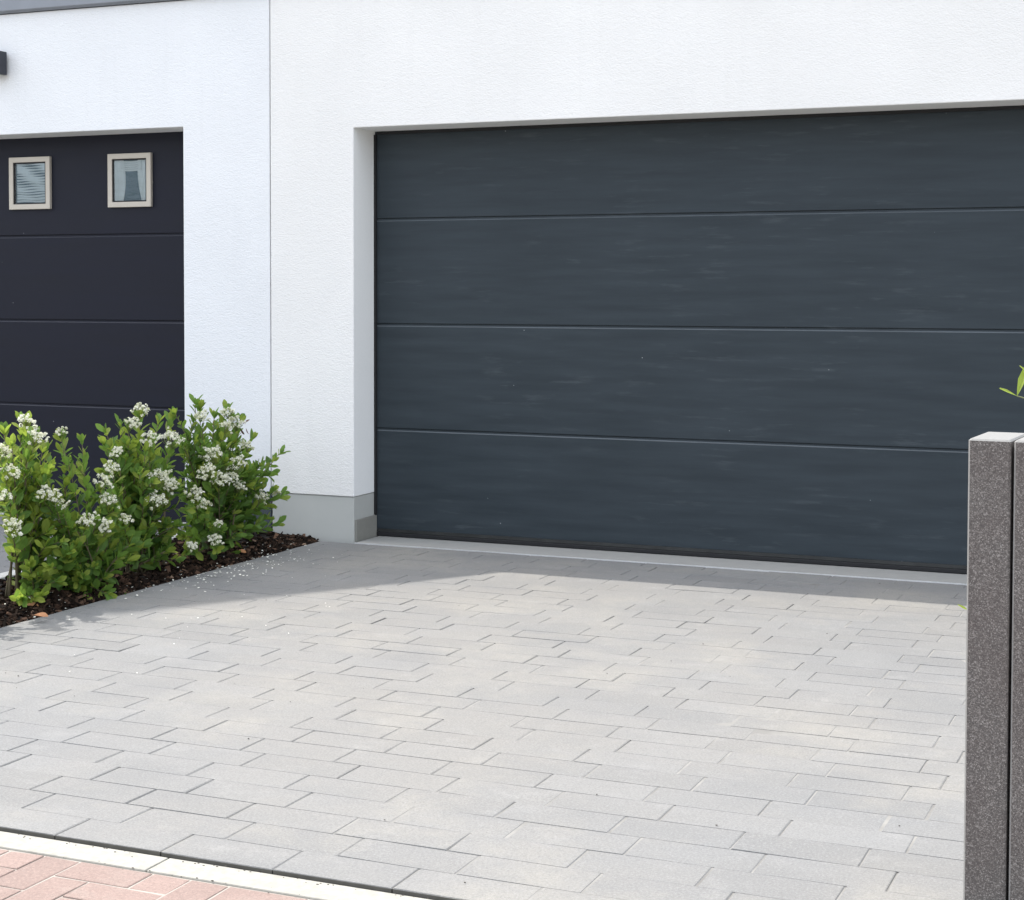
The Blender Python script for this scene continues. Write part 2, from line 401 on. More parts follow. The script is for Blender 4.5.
# fallen petals
b = MB()
def petal(x, y, z, s):
    a = random.uniform(0, 6.3); n = 5
    t1, t2 = random.gauss(0, .35), random.gauss(0, .35)
    b.face([(x+math.cos(a+2*math.pi*i/n)*s*random.uniform(.7, 1.1), y+math.sin(a+2*math.pi*i/n)*s*random.uniform(.7, 1.1),
             z+s*.5+s*.6*(math.cos(a+i)*t1+math.sin(a+i)*t2)) for i in range(n)])
for _ in range(230):
    y = random.gauss(6.65, .33)
    if not 5.3 < y < 7.6: continue
    x = XB+abs(random.gauss(0, .13)); petal(x, y, .0035, random.uniform(.0022, .0068))
for _ in range(45):
    petal(random.uniform(-4.3, -3.1), random.uniform(4.6, 7.3), .0035, random.uniform(.002, .0038))
for _ in range(280):
    y = random.uniform(4.8, 7.6); x = XB-abs(random.gauss(0, .16))
    if x < -4.95: continue
    petal(x, y, soilz(x, y)+.012, random.uniform(.003, .0065))
stuff(b.build('fallen_petals', M['petal']), 'tiny white petals scattered on the mulch and pavers beside the bed', 'petals')
b = MB()
for _ in range(45):
    x, y, s = random.uniform(-4.2, .6), random.uniform(3.25, 7.5), random.uniform(.001, .0030)
    if x > -.5 and y < 4.4: continue
    V = [Vector((x, y, .002))+Vector((math.cos(a)*s*random.uniform(.6, 1.4), math.sin(a)*s*random.uniform(.6, 1.4), zz*s*.7)) for zz in (0, 1) for a in (0, 1.6, 3.2, 4.7)]
    b.add(V, [(4, 5, 6, 7), (0, 1, 5, 4), (1, 2, 6, 5), (2, 3, 7, 6), (3, 0, 4, 7)])
for _ in range(130):
    x, y, s = random.uniform(-3.1, -1.2), 3.205-abs(random.gauss(0, .012)), random.uniform(.0008, .0024)
    if random.random() < .25: y = 3.11+random.gauss(0, .006)
    V = [Vector((x, y, -.009))+Vector((math.cos(a)*s*random.uniform(.6, 1.8), math.sin(a)*s*random.uniform(.6, 1.2), zz*s*.7)) for zz in (0, 1) for a in (0, 1.6, 3.2, 4.7)]
    b.add(V, [(4, 5, 6, 7), (0, 1, 5, 4), (1, 2, 6, 5), (2, 3, 7, 6), (3, 0, 4, 7)])
stuff(b.build('grit', M['grit']), 'dark crumbs of grit strewn over the grey driveway pavers', 'grit')

# ------------------------------------------------------------------ houses
def wall_holes(b, xs, zs, holes, y0, y1, m_rev=1):
    """wall slab between y0 and y1 with rectangular openings; reveal faces use material m_rev"""
    nx, nz_ = len(xs)-1, len(zs)-1
    solid = lambda i, j: 0 <= i < nx and 0 <= j < nz_ and not any(xs[i] >= h[0]-1e-6 and xs[i+1] <= h[1]+1e-6 and zs[j] >= h[2]-1e-6 and zs[j+1] <= h[3]+1e-6 for h in holes)
    for i in range(nx):
        for j in range(nz_):
            if not solid(i, j): continue
            a, c, e, f = xs[i], xs[i+1], zs[j], zs[j+1]
            b.face([(a, y0, e), (c, y0, e), (c, y0, f), (a, y0, f)]); b.face([(a, y1, e), (a, y1, f), (c, y1, f), (c, y1, e)])
            inner = lambda ii, jj: m_rev if (0 <= ii < nx and 0 <= jj < nz_) else 0
            if not solid(i-1, j): b.face([(a, y0, e), (a, y0, f), (a, y1, f), (a, y1, e)], inner(i-1, j))
            if not solid(i+1, j): b.face([(c, y0, e), (c, y1, e), (c, y1, f), (c, y0, f)], inner(i+1, j))
            if not solid(i, j-1): b.face([(a, y0, e), (a, y1, e), (c, y1, e), (c, y0, e)], inner(i, j-1))
            if not solid(i, j+1): b.face([(a, y0, f), (c, y0, f), (c, y1, f), (a, y1, f)], inner(i, j+1))

def sectional_door(name, x0, x1, yd, z0, z1, joints, m, parent, gr=.006):
    """one continuous skin: a profile with a groove at every section joint, run along x"""
    P = [(0, z0), ]
    for z in joints:
        P += [(0, z-.0170), (.0055, z-.0110), (.0055, z-.0035), (.012, z-.0030), (.012, z+.0012), (0, z+.0020)]
    P.append((0, z1))
    b = MB(); n = len(P)
    V = [(x, yd+p[0], p[1]) for x in (x0, x1) for p in P]+[(x, yd+.042, z) for x in (x0, x1) for z in (z0, z1)]
    Fc = [(i, n+i, n+i+1, i+1) for i in range(n-1)]
    q = 2*n
    Fc += [(q, q+1, q+3, q+2), (0, q, q+2, n), (n-1, 2*n-1, q+3, q+1), tuple(range(n))+(q+1, q), tuple(range(2*n-1, n-1, -1))+(q+2, q+3)]
    b.add(V, Fc)
    for i in range(n-1):
        if i >= 1 and (i-1) % 6 == 0 and i < n-2: b.m[i] = 1      # ledge under each joint, its highlight painted as a lighter colour
    return b.build(name, m, parent)

# ---- house with the wide garage door
H = empty('house', (-1.6, YW, 0), 'white rendered house front with the wide anthracite garage door and pale grey plinth', 'house')
ZT = 2.885
b = MB(); wall_holes(b, [XH+.004, XJ, .846, 2.2], [.236, 2.147, ZT], [(XJ, .846, .2, 2.147)], YW, 8.02)
b.build('wall', [M['stucco'], M['reveal']], H, bevel=.004, weld=True)
for (x0, x1) in ((XH+.006, XJ-.002), (.848, 2.2)):
    b = MB(); b.box(x0, x1, YW+.006, 8.02, -.15, .2335)
    b.build('plinth', M['plinth'], H, bevel=.002)
for (x0, x1) in ((XJ-.03, XJ+.011), (.836, .88)):
    b = MB(); b.box(x0, x1, 7.672, 7.897, -.06, .114)
    b.build('threshold_block', M['block'], H, bevel=.0015)
b = MB(); b.box(XH+.004, 2.23, YW-.025, 8.10, ZT+.002, ZT+.05)
b.build('coping', M['coping'], H, bevel=.004)
b = MB(); b.box(XH+.004, 2.2, 8.024, 14, -.1, .0); b.box(XH+.004, 2.2, 8.024, 14, 2.6, 2.8); b.box(XH+.004, XH+.2, 8.024, 14, 0, 2.6); b.box(2.0, 2.2, 8.024, 14, 0, 2.6); b.box(XH+.2, 2.0, 13.8, 14, 0, 2.6)
b.build('garage_room', M['block'], H)
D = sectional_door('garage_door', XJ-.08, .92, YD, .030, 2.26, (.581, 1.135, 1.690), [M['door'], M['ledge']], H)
for (x0, x1) in ((XJ+.0005, XJ+.012), (.829, .8455)):
    b = MB(); b.box(x0, x1, 7.884, 7.898, .118, 2.13); b.build('side_seal', M['rubber'], D)
b = MB(); b.box(XJ+.013, .832, 7.889, 7.94, .0045, .026); b.build('bottom_seal', M['rubber'], D, bevel=.004)
b = MB(); b.box(XJ+.013, .832, 7.892, 7.8985, .0275, .044); b.build('bottom_rail', M['steel_strip'], D)
b = MB(); b.box(XJ+.017, .828, 7.886, 7.898, 2.131, 2.1465); b.build('top_seal', M['rubber'], D)

# ---- neighbour's house: flat garage front with a steep gable over it
H2 = empty('house', (-7.2, YW, 0), "bluish white rendered house front with the slate garage door behind the shrubs", 'house')
XL = -17.5; DL, DR = -7.72, -5.195; ZL = 2.19
b = MB(); wall_holes(b, [XL, DL, DR, XH-.002], [.236, ZL, 2.868], [(DL, DR, .2, ZL)], YW, 8.02)
b.build('wall', [M['stucco_cool'], M['reveal']], H2, bevel=.004, weld=True)
for (x0, x1) in ((XL, DL-.002), (DR+.002, XH-.002)):
    b = MB(); b.box(x0, x1, YW+.006, 8.02, -.15, .2335)
    b.build('plinth', M['plinth_dark'], H2, bevel=.002)
b = MB()
pr = [(YW+.10, 2.871), (YW-.020, 2.871), (YW-.032, 2.882), (YW-.032, 2.945), (YW-.02, 2.953), (YW+.10, 2.965)]
V = [(x, p[0], p[1]) for x in (XL, XH-.004) for p in pr]; n = len(pr)
b.add(V, [(i, n+i, n+(i+1) % n, (i+1) % n) for i in range(n)]+[tuple(range(n)), tuple(range(2*n-1, n-1, -1))])
b.build('coping', M['coping'], H2, bevel=.003)
b = MB(); b.box(XL, XH-.004, 8.024, 14, 2.6, 2.86); b.box(DL, DR, 8.024, 14, -.1, 0); b.box(DR, DR+.2, 8.024, 14, 0, 2.6); b.box(DL-.2, DL, 8.024, 14, 0, 2.6); b.box(DL, DR, 13.8, 14, 0, 2.6)
b.build('garage_room', M['block'], H2)
# gable outline from the shade it throws on the driveway
YG = YW+.10
def src(x, y, Y):
    h = (Y-y)/SYY; return (x-SX*h, h)
p1 = src(-3.06, 7.116, YG); p2 = src(-3.99, 5.70, YG)
sl = (p2[1]-p1[1])/(p2[0]-p1[0])
ap = src(-4.0, 5.50, YG); ax = ap[0]; ah = p1[1]+sl*(ax-p1[0])
xe = XH-.002; he = p1[1]+sl*(xe-p1[0])
ex = 2*ax-xe
b = MB(); f_ = [(xe, max(he, 2.872)), (ax, ah), (ex, max(he, 2.872))]
if he > 2.872: f_ = [(xe, 2.872)]+f_+[(ex, 2.872)]
n = len(f_); V = [(x, y, z) for y in (YG+.04, YG+.30) for x, z in f_]
b.add(V, [tuple(range(n)), tuple(range(2*n-1, n-1, -1))]+[(i, (i+1) % n, n+(i+1) % n, n+i) for i in range(n)])
b.build('gable_wall', M['stucco_cool'], H2, weld=True)
b = MB()
for s in (1, -1):
    q = [(ax+s*(xe-ax), he-.02), (ax, ah-.02), (ax, ah), (ax+s*(xe-ax), he)]
    V = [(x, y, z) for y in (YG, 20) for x, z in q]
    b.add(V, [(0, 1, 2, 3), (7, 6, 5, 4), (0, 4, 5, 1), (3, 2, 6, 7), (0, 3, 7, 4)])
b.build('roof', M['roof'], H2)
Y2 = 7.878
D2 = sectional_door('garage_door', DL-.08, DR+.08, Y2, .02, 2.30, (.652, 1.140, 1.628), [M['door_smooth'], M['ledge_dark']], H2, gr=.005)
b = MB(); b.box(DL, DR, Y2-.006, Y2+.03, .0125, .0195); b.build('bottom_seal', M['rubber'], D2)
b = MB(); b.box(DR-.014, DR-.0005, Y2-.014, Y2-.001, .02, 2.17); b.build('side_seal', M['rubber'], D2)
for wi, xc in enumerate((-6.388, -5.692, -7.084)):
    x0, x1, z0, z1 = xc-.1465, xc+.1455, 1.777, 2.079; fw = .030
    b = MB(); yf, yb = Y2-.020, Y2-.0005
    o = [(x0, z0), (x1, z0), (x1, z1), (x0, z1)]; i_ = [(x0+fw, z0+fw), (x1-fw, z0+fw), (x1-fw, z1-fw), (x0+fw, z1-fw)]
    V = [(x, yf, z) for x, z in o]+[(x, yf, z) for x, z in i_]+[(x, yb, z) for x, z in o]+[(x, yb, z) for x, z in i_]
    Fc = []
    for a in range(4):
        c = (a+1) % 4; Fc += [(a, c, 4+c, 4+a), (a, 8+a, 8+c, c), (4+a, 4+c, 12+c, 12+a)]
    b.add(V, Fc); b.build('window_frame', M['frame'], D2, bevel=.0025)
    a0, a1, c0, c1 = x0+fw, x1-fw, z0+fw, z1-fw
    b = MB()
    for (p, q, r, s) in ((a0+.0002, a1-.0002, c0+.0002, c0+.007), (a0+.0002, a1-.0002, c1-.007, c1-.0002), (a0+.0002, a0+.007, c0+.007, c1-.007), (a1-.007, a1-.0002, c0+.007, c1-.007)):
        b.box(p, q, Y2-.015, Y2-.003, r, s)
    b.build('gasket', M['rubber'], D2)
    b = MB(); b.face([(a0+.003, Y2-.0125, c0+.003), (a1-.003, Y2-.0125, c0+.003), (a1-.003, Y2-.0125, c1-.003), (a0+.003, Y2-.0125, c1-.003)])
    b.build('window_pane', M['pane'], D2)
    b = MB(); b.face([(a0, Y2-.0015, c0), (a1, Y2-.0015, c0), (a1, Y2-.0015, c1), (a0, Y2-.0015, c1)])
    b.build('backing', M['blind_blue'], D2)
    if wi != 1:      # wavy slats added in place of the pane's reflection
        b = MB(); ns = 15; xa, xb2 = a0+.018, a1-.010
        for s in range(ns):
            zc = c0+.010+(c1-c0-.016)*(s+.5)/ns; nn = 12
            tf = .0056+.0012*math.sin(s*1.7)
            top = [(xa+(xb2-xa)*t/nn, Y2-.0065, zc+tf+.0025*math.sin(t*.55+s*.6)) for t in range(nn+1)]
            bot = [(xa+(xb2-xa)*t/nn, Y2-.0025, zc-tf+.0025*math.sin(t*.5+s*.8)) for t in range(nn+1)]
            b.add(top+bot, [(t, t+1, nn+2+t, nn+1+t) for t in range(nn)])
        b.build('blind', M['blind'], D2)
    else:            # parted folds with a folded head, added in place of the reflection
        b = MB(); nn = 16; w = a1-a0; h = c1-c0
        for side in (0, 1):
            rows = []
            for t in range(nn+1):
                z = c0+h*t/nn; tt = t/nn
                inner = (.26+.07*(1-(2*tt-1)**2)) if side == 0 else (.14+.13*tt+.05*math.sin(tt*math.pi))
                row = []
                for j in range(9):
                    f = j/8; xx = a0+.006+w*inner*f if side == 0 else a1-.006-w*inner*f
                    row.append((xx, Y2-.004-.0022*math.sin(f*9+tt*1.5), z))
                rows.append(row)
            V = [p for r_ in rows for p in r_]
            b.add(V, [(t*9+j, t*9+j+1, (t+1)*9+j+1, (t+1)*9+j) for t in range(nn) for j in range(8)])
        for s in range(5):
            z = c1-.010-s*.0115; 
            top = [(a0+w*(.20+.62*t/10), Y2-.009, z-.004*math.sin(math.pi*t/10)) for t in range(11)]
            bot = [(a0+w*(.20+.62*t/10), Y2-.006, z-.0095-.005*math.sin(math.pi*t/10)) for t in range(11)]
            b.add(top+bot, [(t, t+1, 12+t, 11+t) for t in range(10)])
        b.build('curtain', M['curtain'], D2, smooth=True)
# wall lamp
LX = at(6, 60, 1, YW-.03).x
lm = empty('wall_lamp', (LX-.06, YW, 2.60), 'dark box shaped wall lamp above the slate garage door', 'lamp')
b = MB(); b.box(LX-.12, LX, YW-.10, YW-.022, 2.522, 2.652); b.build('lamp_body', M['lamp'], lm, bevel=.003)
b = MB(); b.box(LX-.10, LX-.02, YW-.022, YW-.001, 2.54, 2.635); b.build('mounting_plate', M['lamp'], lm)
b = MB(); b.box(LX-.105, LX-.015, YW-.088, YW-.034, 2.5185, 2.5215); b.build('lamp_lens', M['lens'], lm)

# ------------------------------------------------------------------ granite palisades at the street
PG = 'granite palisades at the street edge'
for x0, x1, lb in ((-.4615, -.3800, 'speckled dark granite palisade, the whole one nearest the driveway pavers'),
                   (-.3740, -.2950, 'speckled dark granite palisade cut off by the right picture edge')):
    y0, y1, zt, ch = 3.372, 3.565, 1.0085, .0035
    ring = [(x0+ch, y0), (x1-ch, y0), (x1, y0+ch), (x1, y1-ch), (x1-ch, y1), (x0+ch, y1), (x0, y1-ch), (x0, y0+ch)]
    cx_, cy_ = (x0+x1)/2, (y0+y1)/2
    tw_ = Matrix.Rotation(-R(3.4), 2); pv = Vector((-.4615, 3.372))
    inn = [(cx_+(x-cx_)*(1-2*ch/(x1-x0)), cy_+(y-cy_)*(1-2*ch/(y1-y0))) for x, y in ring]
    b = MB()
    V = [(x, y, -.25) for x, y in ring]+[(x, y, zt-ch) for x, y in ring]+[(x, y, zt) for x, y in inn]
    V = [(*(pv+tw_ @ (Vector(q[:2])-pv)), q[2]) for q in V]
    for a in range(8):
        c = (a+1) % 8
        b.add([V[a], V[c], V[8+c], V[8+a]], [(0, 1, 2, 3)], 1 if a in (6, 7) else 0)     # left flank and its edge painted paler, as if sunlit
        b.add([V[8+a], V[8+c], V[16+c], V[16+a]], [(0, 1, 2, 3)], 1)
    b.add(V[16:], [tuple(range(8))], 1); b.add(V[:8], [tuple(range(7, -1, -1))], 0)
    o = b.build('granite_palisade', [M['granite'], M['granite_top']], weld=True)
    tag(o, lb, 'palisade', PG)

# ------------------------------------------------------------------ vegetation
def leaf(b, p, d, nrm, l, w, tint, m=0, tipw=.62, fold=.25, curl=.25):
    """leaf with a folded midrib; widest beyond the middle"""
    d = d.normalized(); s = d.cross(nrm)
    if s.length < 1e-3: s = d.orthogonal()
    s.normalize(); n = s.cross(d).normalized()
    prof = [(0, .04), (.22, .48), (.5, .92), (tipw+.12, .95), (.9, .5), (1, 0)]
    mid = []; le = []; ri = []
    for t, k in prof:
        c = p+d*(l*t)-n*(l*curl*t*t*.6)
        mid.append(c-n*(fold*w*.5*k)*.6); le.append(c+s*(w*.5*k)+n*(fold*w*.3*k)); ri.append(c-s*(w*.5*k)+n*(fold*w*.3*k))
    V = mid+le[:-1]+ri[:-1]; k = len(prof)
    Fc = []
    for i in range(k-2):
        Fc.append((i, i+1, k+i+1, k+i)); Fc.append((i+1, i, 2*k-1+i, 2*k-1+i+1))
    Fc.append((k-2, k-1, 2*k-2)); Fc.append((k-1, k-2, 3*k-3))
    b.add(V, Fc, m, tint)

def bez(a, b_, c, n):
    return [a*(1-t)**2+b_*2*t*(1-t)+c*t*t for t in [i/n for i in range(n+1)]]
UP = Vector((0, 0, 1))
def rnd(s=1): return Vector((random.gauss(0, s), random.gauss(0, s), random.gauss(0, s)))

def leafy_shoot(lv, st, pts, r0, r1, lmin, lmax, t0, step, bright):
    st.tube(pts, r0, r1, 5)
    Ls = [0]
    for i in range(1, len(pts)): Ls.append(Ls[-1]+(pts[i]-pts[i-1]).length)
    tot = Ls[-1]; s = tot*t0; ang = random.uniform(0, 6.3)
    while s < tot:
        i = max(k for k in range(len(pts)-1) if Ls[k] <= s)
        f = (s-Ls[i])/max(1e-6, Ls[i+1]-Ls[i]); p = pts[i].lerp(pts[i+1], f); ax_ = (pts[i+1]-pts[i]).normalized()
        o = ax_.orthogonal().normalized(); q = ax_.cross(o)
        tt = s/tot
        for rep in (0, math.pi):
            a = ang+rep+random.gauss(0, .3); out = o*math.cos(a)+q*math.sin(a)
            el = random.gauss(.95-.35*tt, .18)
            d = ax_*math.cos(el)+out*math.sin(el)+UP*.12
            l = random.uniform(lmin, lmax)*(1.0 if tt < .8 else 1-.35*(tt-.8)/.2)
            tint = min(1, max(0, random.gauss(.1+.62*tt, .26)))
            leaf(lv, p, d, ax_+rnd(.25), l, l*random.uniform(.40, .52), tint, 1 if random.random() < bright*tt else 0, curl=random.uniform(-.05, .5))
        ang += math.pi/2+random.gauss(0, .15); s += step*random.uniform(.8, 1.25)
    p = pts[-1]; ax_ = (pts[-1]-pts[-2]).normalized(); o = ax_.orthogonal().normalized(); q = ax_.cross(o)
    for j in range(5):
        a = j*2.4+ang; d = ax_+(o*math.cos(a)+q*math.sin(a))*random.uniform(.25, .7)
        l = random.uniform(lmin, lmax)*.8
        leaf(lv, p, d, ax_+rnd(.2), l, l*.42, min(1, max(0, random.gauss(.75, .2))), 1 if random.random() < bright else 0, curl=random.uniform(-.1, .3))

def floret(b, p, n, s, tint):
    o = n.orthogonal().normalized(); q = n.cross(o); a0 = random.uniform(0, 6.3)
    for k in range(4):
        a = a0+k*math.pi/2; e1 = o*math.cos(a)+q*math.sin(a); e2 = o*math.cos(a+.8)+q*math.sin(a+.8); e0 = o*math.cos(a-.8)+q*math.sin(a-.8)
        b.face([p, p+e0*s*.5+n*s*.2, p+e1*s+n*s*.12, p+e2*s*.5+n*s*.2], 0, tint)

def flower_cluster(parent, c, rad, axis, green=.0, core=None):
    """loose panicle: stalks ending in domes of tiny four-petalled florets"""
    b = MB(); axis = axis.normalized(); o = axis.orthogonal().normalized(); q = axis.cross(o)
    base = c-axis*rad*1.5
    nb = int(10+rad*300); 
    for j in range(nb):
        a = j*2.4+random.uniform(-.3, .3); rr = math.sqrt((j+.5)/nb)*rad
        tip = c+(o*math.cos(a)+q*math.sin(a))*rr*random.uniform(.8, 1.4)+axis*(rad*.6*(1-(rr/rad)**2)+random.gauss(0, rad*.27))
        b.tube([base+axis*rad*random.uniform(.2, .9), base.lerp(tip, .7)+rnd(.002), tip], .0011, .0007, 3, 1)
        sr = rad*random.uniform(.12, .24)
        nf = random.randint(11, 19)
        for _ in range(nf):
            v = rnd().normalized(); v = (v+axis*.55).normalized()
            p = tip+v*sr*random.uniform(.5, 1.35)
            floret(b, p, (v+axis*.5+rnd(.3)).normalized(), random.uniform(.0034, .0060), 0 if random.random() < green else random.uniform(.2, 1))
    return b.build('flower_cluster', [M['floret'], M['stalk']], parent)

def shrub(base, label, tips, blooms, fill, lmin=.034, lmax=.088, bright=.3, vol=None, low=None):
    root = empty('flowering_shrub', base, label, 'shrub', 'white flowering shrubs in the mulch bed')
    st = MB(); lv = MB(); B = Vector(base)
    ends = [Vector(t)-Vector((0, 0, .028)) for t in tips]
    (cx, cy, cz), (rx, ry, rz) = vol
    for _ in range(fill):
        while True:
            v = Vector((random.uniform(-1, 1), random.uniform(-1, 1), random.uniform(-1, 1)))
            if .25 < v.length < 1: break
        ends.append(Vector((cx+v.x*rx, cy+v.y*ry, max(.07, cz+v.z*rz))))
    for e in ends:
        st0 = B+Vector((random.gauss(0, .035), random.gauss(0, .05), 0)); st0.z = -.01
        mid = st0.lerp(e, .5)+Vector((0, 0, .10*min(1, e.z*2)))+rnd(.015)
        mid = Vector((st0.x+(e.x-st0.x)*.35, st0.y+(e.y-st0.y)*.35, st0.z+(e.z-st0.z)*.6))+rnd(.015)
        pts = bez(st0, mid, e, 8)
        ln = (e-st0).length
        leafy_shoot(lv, st, pts, .0045+.003*ln, .0016, lmin, lmax, .42 if ln > .35 else .3, .030, bright)
        for _ in range(2 if ln > .4 else 1):
            i = random.randint(4, 6); p = pts[i]; ax_ = (pts[i+1]-pts[i]).normalized()
            d = (ax_*.8+rnd(.45)+UP*.25).normalized()*random.uniform(.07, .15)
            leafy_shoot(lv, st, bez(p, p+d*.5+UP*.015, p+d, 4), .0022, .0012, lmin*.85, lmax*.85, .15, .024, bright)
    for (c, rad, gr) in blooms:
        c = Vector(c); axis = Vector((random.gauss(.25, .25), random.gauss(-.35, .25), 1)).normalized()
        if rad > 0:
            p0 = c-axis*rad*1.2; st0 = B+Vector((random.gauss(0, .03), random.gauss(0, .05), 0))
            mid = Vector((st0.x+(p0.x-st0.x)*.4, st0.y+(p0.y-st0.y)*.4, st0.z+(p0.z-st0.z)*.65))
            pts = bez(st0, mid, p0, 7)
            leafy_shoot(lv, st, pts, .0045, .0015, lmin, lmax, .5, .034, bright)
            flower_cluster(root, c, rad, axis, gr)
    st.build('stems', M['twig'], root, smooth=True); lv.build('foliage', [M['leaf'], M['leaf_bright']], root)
    return root

def pt(u, v, x): return at(u, v, 0, x)
def P3(lst): return [pt(*q) for q in lst]
def BL(lst): return [(pt(u, v, x+.035), r*1.3, gr) for (u, v, x, r, gr) in lst]
shrub((-4.62, 5.60, 0), 'tall leafy shrub at the left picture edge, sunlit yellow green with white clusters',
      P3([(20, 416, -4.6), (42, 446, -4.55), (4, 428, -4.6), (33, 432, -4.65), (38, 474, -4.55), (12, 440, -4.5), (28, 455, -4.52), (35, 510, -4.5), (45, 540, -4.44), (30, 560, -4.45), (22, 592, -4.42), (40, 590, -4.42), (55, 575, -4.4), (48, 520, -4.5)]),
      BL([(26, 421, -4.56, .022, 0), (37, 439, -4.52, .030, 0), (10, 474, -4.5, .026, .05), (2, 452, -4.5, .026, .5), (2, 497, -4.48, .024, 0), (13, 527, -4.45, .028, .1)]),
      10, vol=((-4.58, 5.64, .40), (.12, .14, .30)), bright=.75)
shrub((-4.50, 5.86, 0), 'low dense shrub in front with one slim upright shoot before the dark garage door',
      P3([(63, 437, -4.58), (82, 437, -4.58), (60, 505, -4.48), (92, 500, -4.52), (105, 500, -4.5), (126, 555, -4.36), (120, 592, -4.37), (95, 560, -4.38), (70, 545, -4.38), (140, 540, -4.4), (50, 560, -4.4), (85, 590, -4.40)]),
      BL([(61, 433, -4.57, .017, .1), (44, 494, -4.48, .024, .05), (53, 497, -4.46, .024, .1), (62, 506, -4.45, .022, .1), (85, 523, -4.42, .022, 0), (95, 519, -4.43, .018, .1), (106, 526, -4.41, .022, .1)]),
      34, vol=((-4.48, 5.84, .19), (.15, .27, .18)), bright=.4)
shrub((-4.60, 6.36, 0), 'middle bushy shrub with many white clusters standing before the dark garage door',
      P3([(106, 427, -4.6), (104, 439, -4.58), (120, 421, -4.6), (140, 412, -4.6), (158, 418, -4.62), (170, 417, -4.64), (112, 445, -4.55), (128, 440, -4.55), (150, 455, -4.5), (135, 470, -4.5), (118, 490, -4.48), (150, 520, -4.42), (130, 545, -4.4), (165, 545, -4.4), (143, 500, -4.45), (175, 520, -4.42)]),
      BL([(141, 411, -4.58, .026, .1), (131, 424, -4.56, .026, .1), (150, 440, -4.52, .028, 0), (171, 440, -4.5, .036, 0), (117, 453, -4.54, .022, .05), (112, 468, -4.52, .024, .1), (103, 483, -4.5, .028, .15), (109, 502, -4.47, .028, .15), (160, 480, -4.46, .042, .15), (156, 501, -4.45, .034, .15), (171, 487, -4.46, .024, .1), (125, 520, -4.42, .02, .3)]),
      31, vol=((-4.55, 6.36, .33), (.18, .28, .30)), bright=.35)
shrub((-4.60, 6.98, 0), 'rightmost shrub full of white clusters against the white wall joint',
      P3([(176, 409, -4.62), (195, 399, -4.6), (200, 404, -4.58), (214, 413, -4.6), (226, 406, -4.6), (240, 414, -4.6), (250, 436, -4.55), (183, 440, -4.55), (205, 440, -4.5), (225, 445, -4.5), (280, 448, -4.50), (273, 456, -4.50), (280, 488, -4.46), (276, 519, -4.44), (262, 480, -4.5), (255, 520, -4.45), (235, 530, -4.42), (210, 520, -4.42), (185, 530, -4.42), (240, 470, -4.45)]),
      BL([(202, 417, -4.57, .024, .15), (228, 414, -4.58, .026, .35), (236, 423, -4.56, .028, .2), (226, 428, -4.55, .026, .15), (213, 455, -4.48, .036, .1), (208, 473, -4.46, .032, .1), (236, 466, -4.46, .040, .1), (246, 447, -4.52, .026, .5), (220, 481, -4.44, .032, .1), (196, 496, -4.44, .03, .1), (239, 488, -4.45, .026, .15), (261, 499, -4.45, .028, .25), (219, 525, -4.40, .018, 0), (216, 541, -4.38, .026, 0), (191, 547, -4.38, .020, 0), (277, 494, -4.46, .016, .6), (231, 478, -4.45, .024, .1), (205, 505, -4.42, .022, .2)]),
      32, vol=((-4.58, 7.0, .34), (.17, .30, .31)), bright=.25)
shrub((-4.66, 5.05, 0), 'shrub beyond the left picture edge whose outer leaves shade the pavers',
      [(-4.62, 5.0, .70), (-4.5, 4.85, .55), (-4.45, 5.15, .5), (-4.55, 5.25, .6), (-4.42, 5.05, .35)],
      [((-4.48, 5.1, .60), .03, .1), ((-4.5, 4.9, .66), .03, .1)],
      26, vol=((-4.62, 5.02, .36), (.2, .30, .32)), bright=.6)
# withered leaves caught in the rightmost shrub
wl = [o for o in col.objects if o.name.startswith('flowering_shrub')][3]
b = MB()
for (u, v) in ((238, 432), (243, 424), (236, 437), (246, 428), (240, 428)):
    p = pt(u, v, -4.54); leaf(b, p, Vector((random.gauss(.3, .3), random.gauss(0, .3), random.uniform(-1, .6))), rnd(), .04, .014, .3)
b.build('withered_leaves', M['dead'], wl)
# dry leaves lying on the mulch
for (u, v, x, lb) in ((25, 605, None, 'orange dry leaf lying on the mulch below the left shrubs'), (236, 551, None, 'orange dry leaf lying on the mulch by the rightmost shrub'), (34, 615, None, 'pinkish dry leaf lying on the mulch at the paver edge')):
    p = at(u, v, 2, .03); b = MB()
    leaf(b, p, Vector((1, .5+random.gauss(0, .3), .05)), Vector((.2, -.3, 1)), .055, .034, .5, curl=.3, fold=.5)
    tag(b.build('dry_leaf', M['dry']), lb, 'leaf', 'dry leaves on the mulch')

# sapling behind the palisades
sp = empty('sapling', (-.26, 3.80, 0), 'young plant with bright lance shaped leaves poking out above the granite palisades', 'plant')
st = MB(); lv = MB()
def lance(p, d, l, w, t): leaf(lv, p, d, Vector((.2, -.5, 1)), l, w, t, 0, tipw=.4, fold=.4, curl=.1)
trunk = bez(Vector((-.26, 3.80, -.02)), Vector((-.24, 3.8, .6)), Vector((-.30, 3.78, 1.35)), 8); st.tube(trunk, .006, .003, 6)
tips = [at(1001, 389, 1, 3.7), at(1017, 373, 1, 3.7)]
tw = bez(Vector((-.27, 3.79, .95)), Vector((-.33, 3.75, 1.06)), at(1017, 396, 1, 3.7), 5); st.tube(tw, .0025, .0012, 5)
e = tw[-1]
lance(e, at(1000, 387, 1, 3.66)-e, (at(1000, 387, 1, 3.66)-e).length, .016, .9)
lance(e, at(1026, 366, 1, 3.72)-e, (at(1026, 366, 1, 3.72)-e).length*1.05, .017, .7)
lance(tw[-2], at(1034, 388, 1, 3.7)-tw[-2], .05, .015, .8)
lance(at(1030, 375, 1, 3.72), at(1020, 365, 1, 3.7)-at(1030, 375, 1, 3.72), .035, .011, .95)
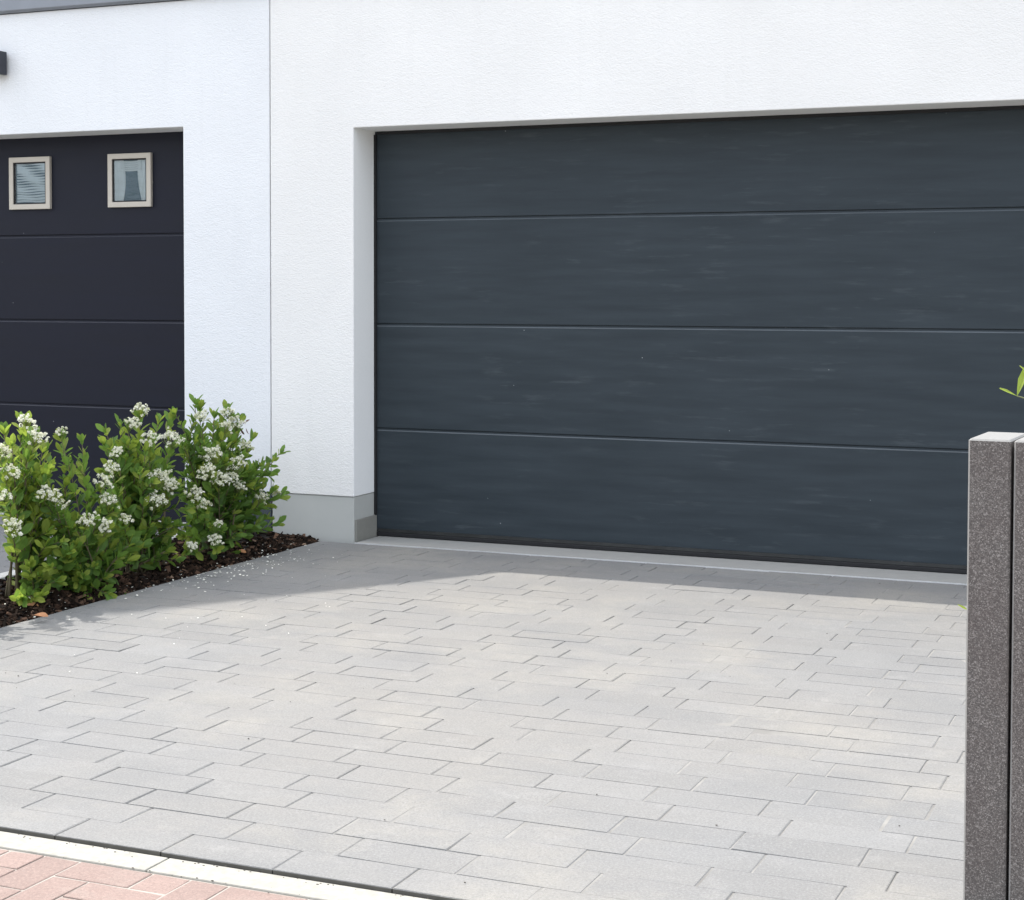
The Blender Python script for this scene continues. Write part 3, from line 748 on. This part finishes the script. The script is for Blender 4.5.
for k in range(6):
    p = trunk[3+k % 6]; lance(p, Vector((random.uniform(0, 1), random.gauss(0, .6), .5)), .06, .017, random.random())
tw = bez(Vector((-.27, 3.80, .45)), Vector((-.42, 3.9, .55)), at(969, 611, 1, 4.0), 5); st.tube(tw, .002, .001, 5)
lance(at(969, 611, 1, 4.0), at(961, 606, 1, 4.0)-at(969, 611, 1, 4.0), .03, .009, .95)
lance(tw[2], Vector((.3, .3, 1)), .05, .015, .6)
for k in range(16):
    p = trunk[2+k % 7]; a = random.uniform(-1.1, 1.5)
    tip = p+Vector((math.cos(a)*random.uniform(.12, .26), math.sin(a)*random.uniform(.05, .2), random.uniform(.08, .22)))
    tw = bez(p, p.lerp(tip, .5)+Vector((.02, 0, .02)), tip, 6); st.tube(tw, .0022, .001, 5)
    for j, q in enumerate(tw[1:]):
        for sgn in (-1, 1):
            d = (tip-p).normalized()*.8+Vector((random.gauss(0, .3), sgn*.7, .35)); lance(q, d, random.uniform(.04, .065), random.uniform(.012, .018), random.random())
st.build('stem', M['stalk'], sp, smooth=True); lv.build('foliage', M['leaf_bright'], sp)

# ------------------------------------------------------------------ light
sun_el = math.atan(1/math.hypot(SX, SYY)); sun_rot = math.atan2(-SX, SYY)
w = bpy.data.worlds.new('World'); sc.world = w; w.use_nodes = True
nt = w.node_tree; bg = nt.nodes['Background']
sky = nt.nodes.new('ShaderNodeTexSky'); sky.sky_type = 'NISHITA'; sky.sun_disc = False
sky.sun_elevation = sun_el; sky.sun_rotation = sun_rot; sky.altitude = 100; sky.air_density = 1.0; sky.dust_density = 6; sky.ozone_density = 1.0
# sky, with unseen bright clouds added to lift the fill in the shade
tc = N(nt, 'ShaderNodeTexCoord'); sx = N(nt, 'ShaderNodeSeparateXYZ'); L(nt, tc.outputs['Generated'], sx.inputs[0])
zz = math_(nt, 'ADD', math_(nt, 'MAXIMUM', sx.outputs[2], 0.0), .16)
cx = N(nt, 'ShaderNodeCombineXYZ'); L(nt, math_(nt, 'DIVIDE', sx.outputs[0], zz), cx.inputs[0]); L(nt, math_(nt, 'DIVIDE', sx.outputs[1], zz), cx.inputs[1])
cn = nz(nt, cx.outputs[0], 1.3, 7, .58)
cl = ramp(nt, cn, [(.36, g(0)), (.56, g(1))])
cc = mix(nt, (6.65, 7.05, 7.6), (4.8, 5.1, 5.55), nz(nt, cx.outputs[0], 2.6, 5, .6))
skyc = mix(nt, sky.outputs[0], cc, math_(nt, 'MULTIPLY', cl, .9))
nt.links.new(skyc, bg.inputs[0]); bg.inputs[1].default_value = .15
sl_ = bpy.data.lights.new('sun', 'SUN'); sl_.energy = 2.0; sl_.angle = R(.5); sl_.color = (1, .955, .895)
so = bpy.data.objects.new('sun', sl_); col.objects.link(so)
dirn = Vector((SX, -SYY, -1)).normalized()
so.rotation_euler = dirn.to_track_quat('-Z', 'Y').to_euler(); so.location = (-6, 10, 12)
sc.view_settings.view_transform = 'Standard'; sc.view_settings.look = 'None'; sc.view_settings.gamma = 1
sc.view_settings.use_curve_mapping = False; sc.view_settings.exposure = 1.33
sc.cycles.max_bounces = 8; sc.cycles.diffuse_bounces = 5; sc.cycles.transparent_max_bounces = 12
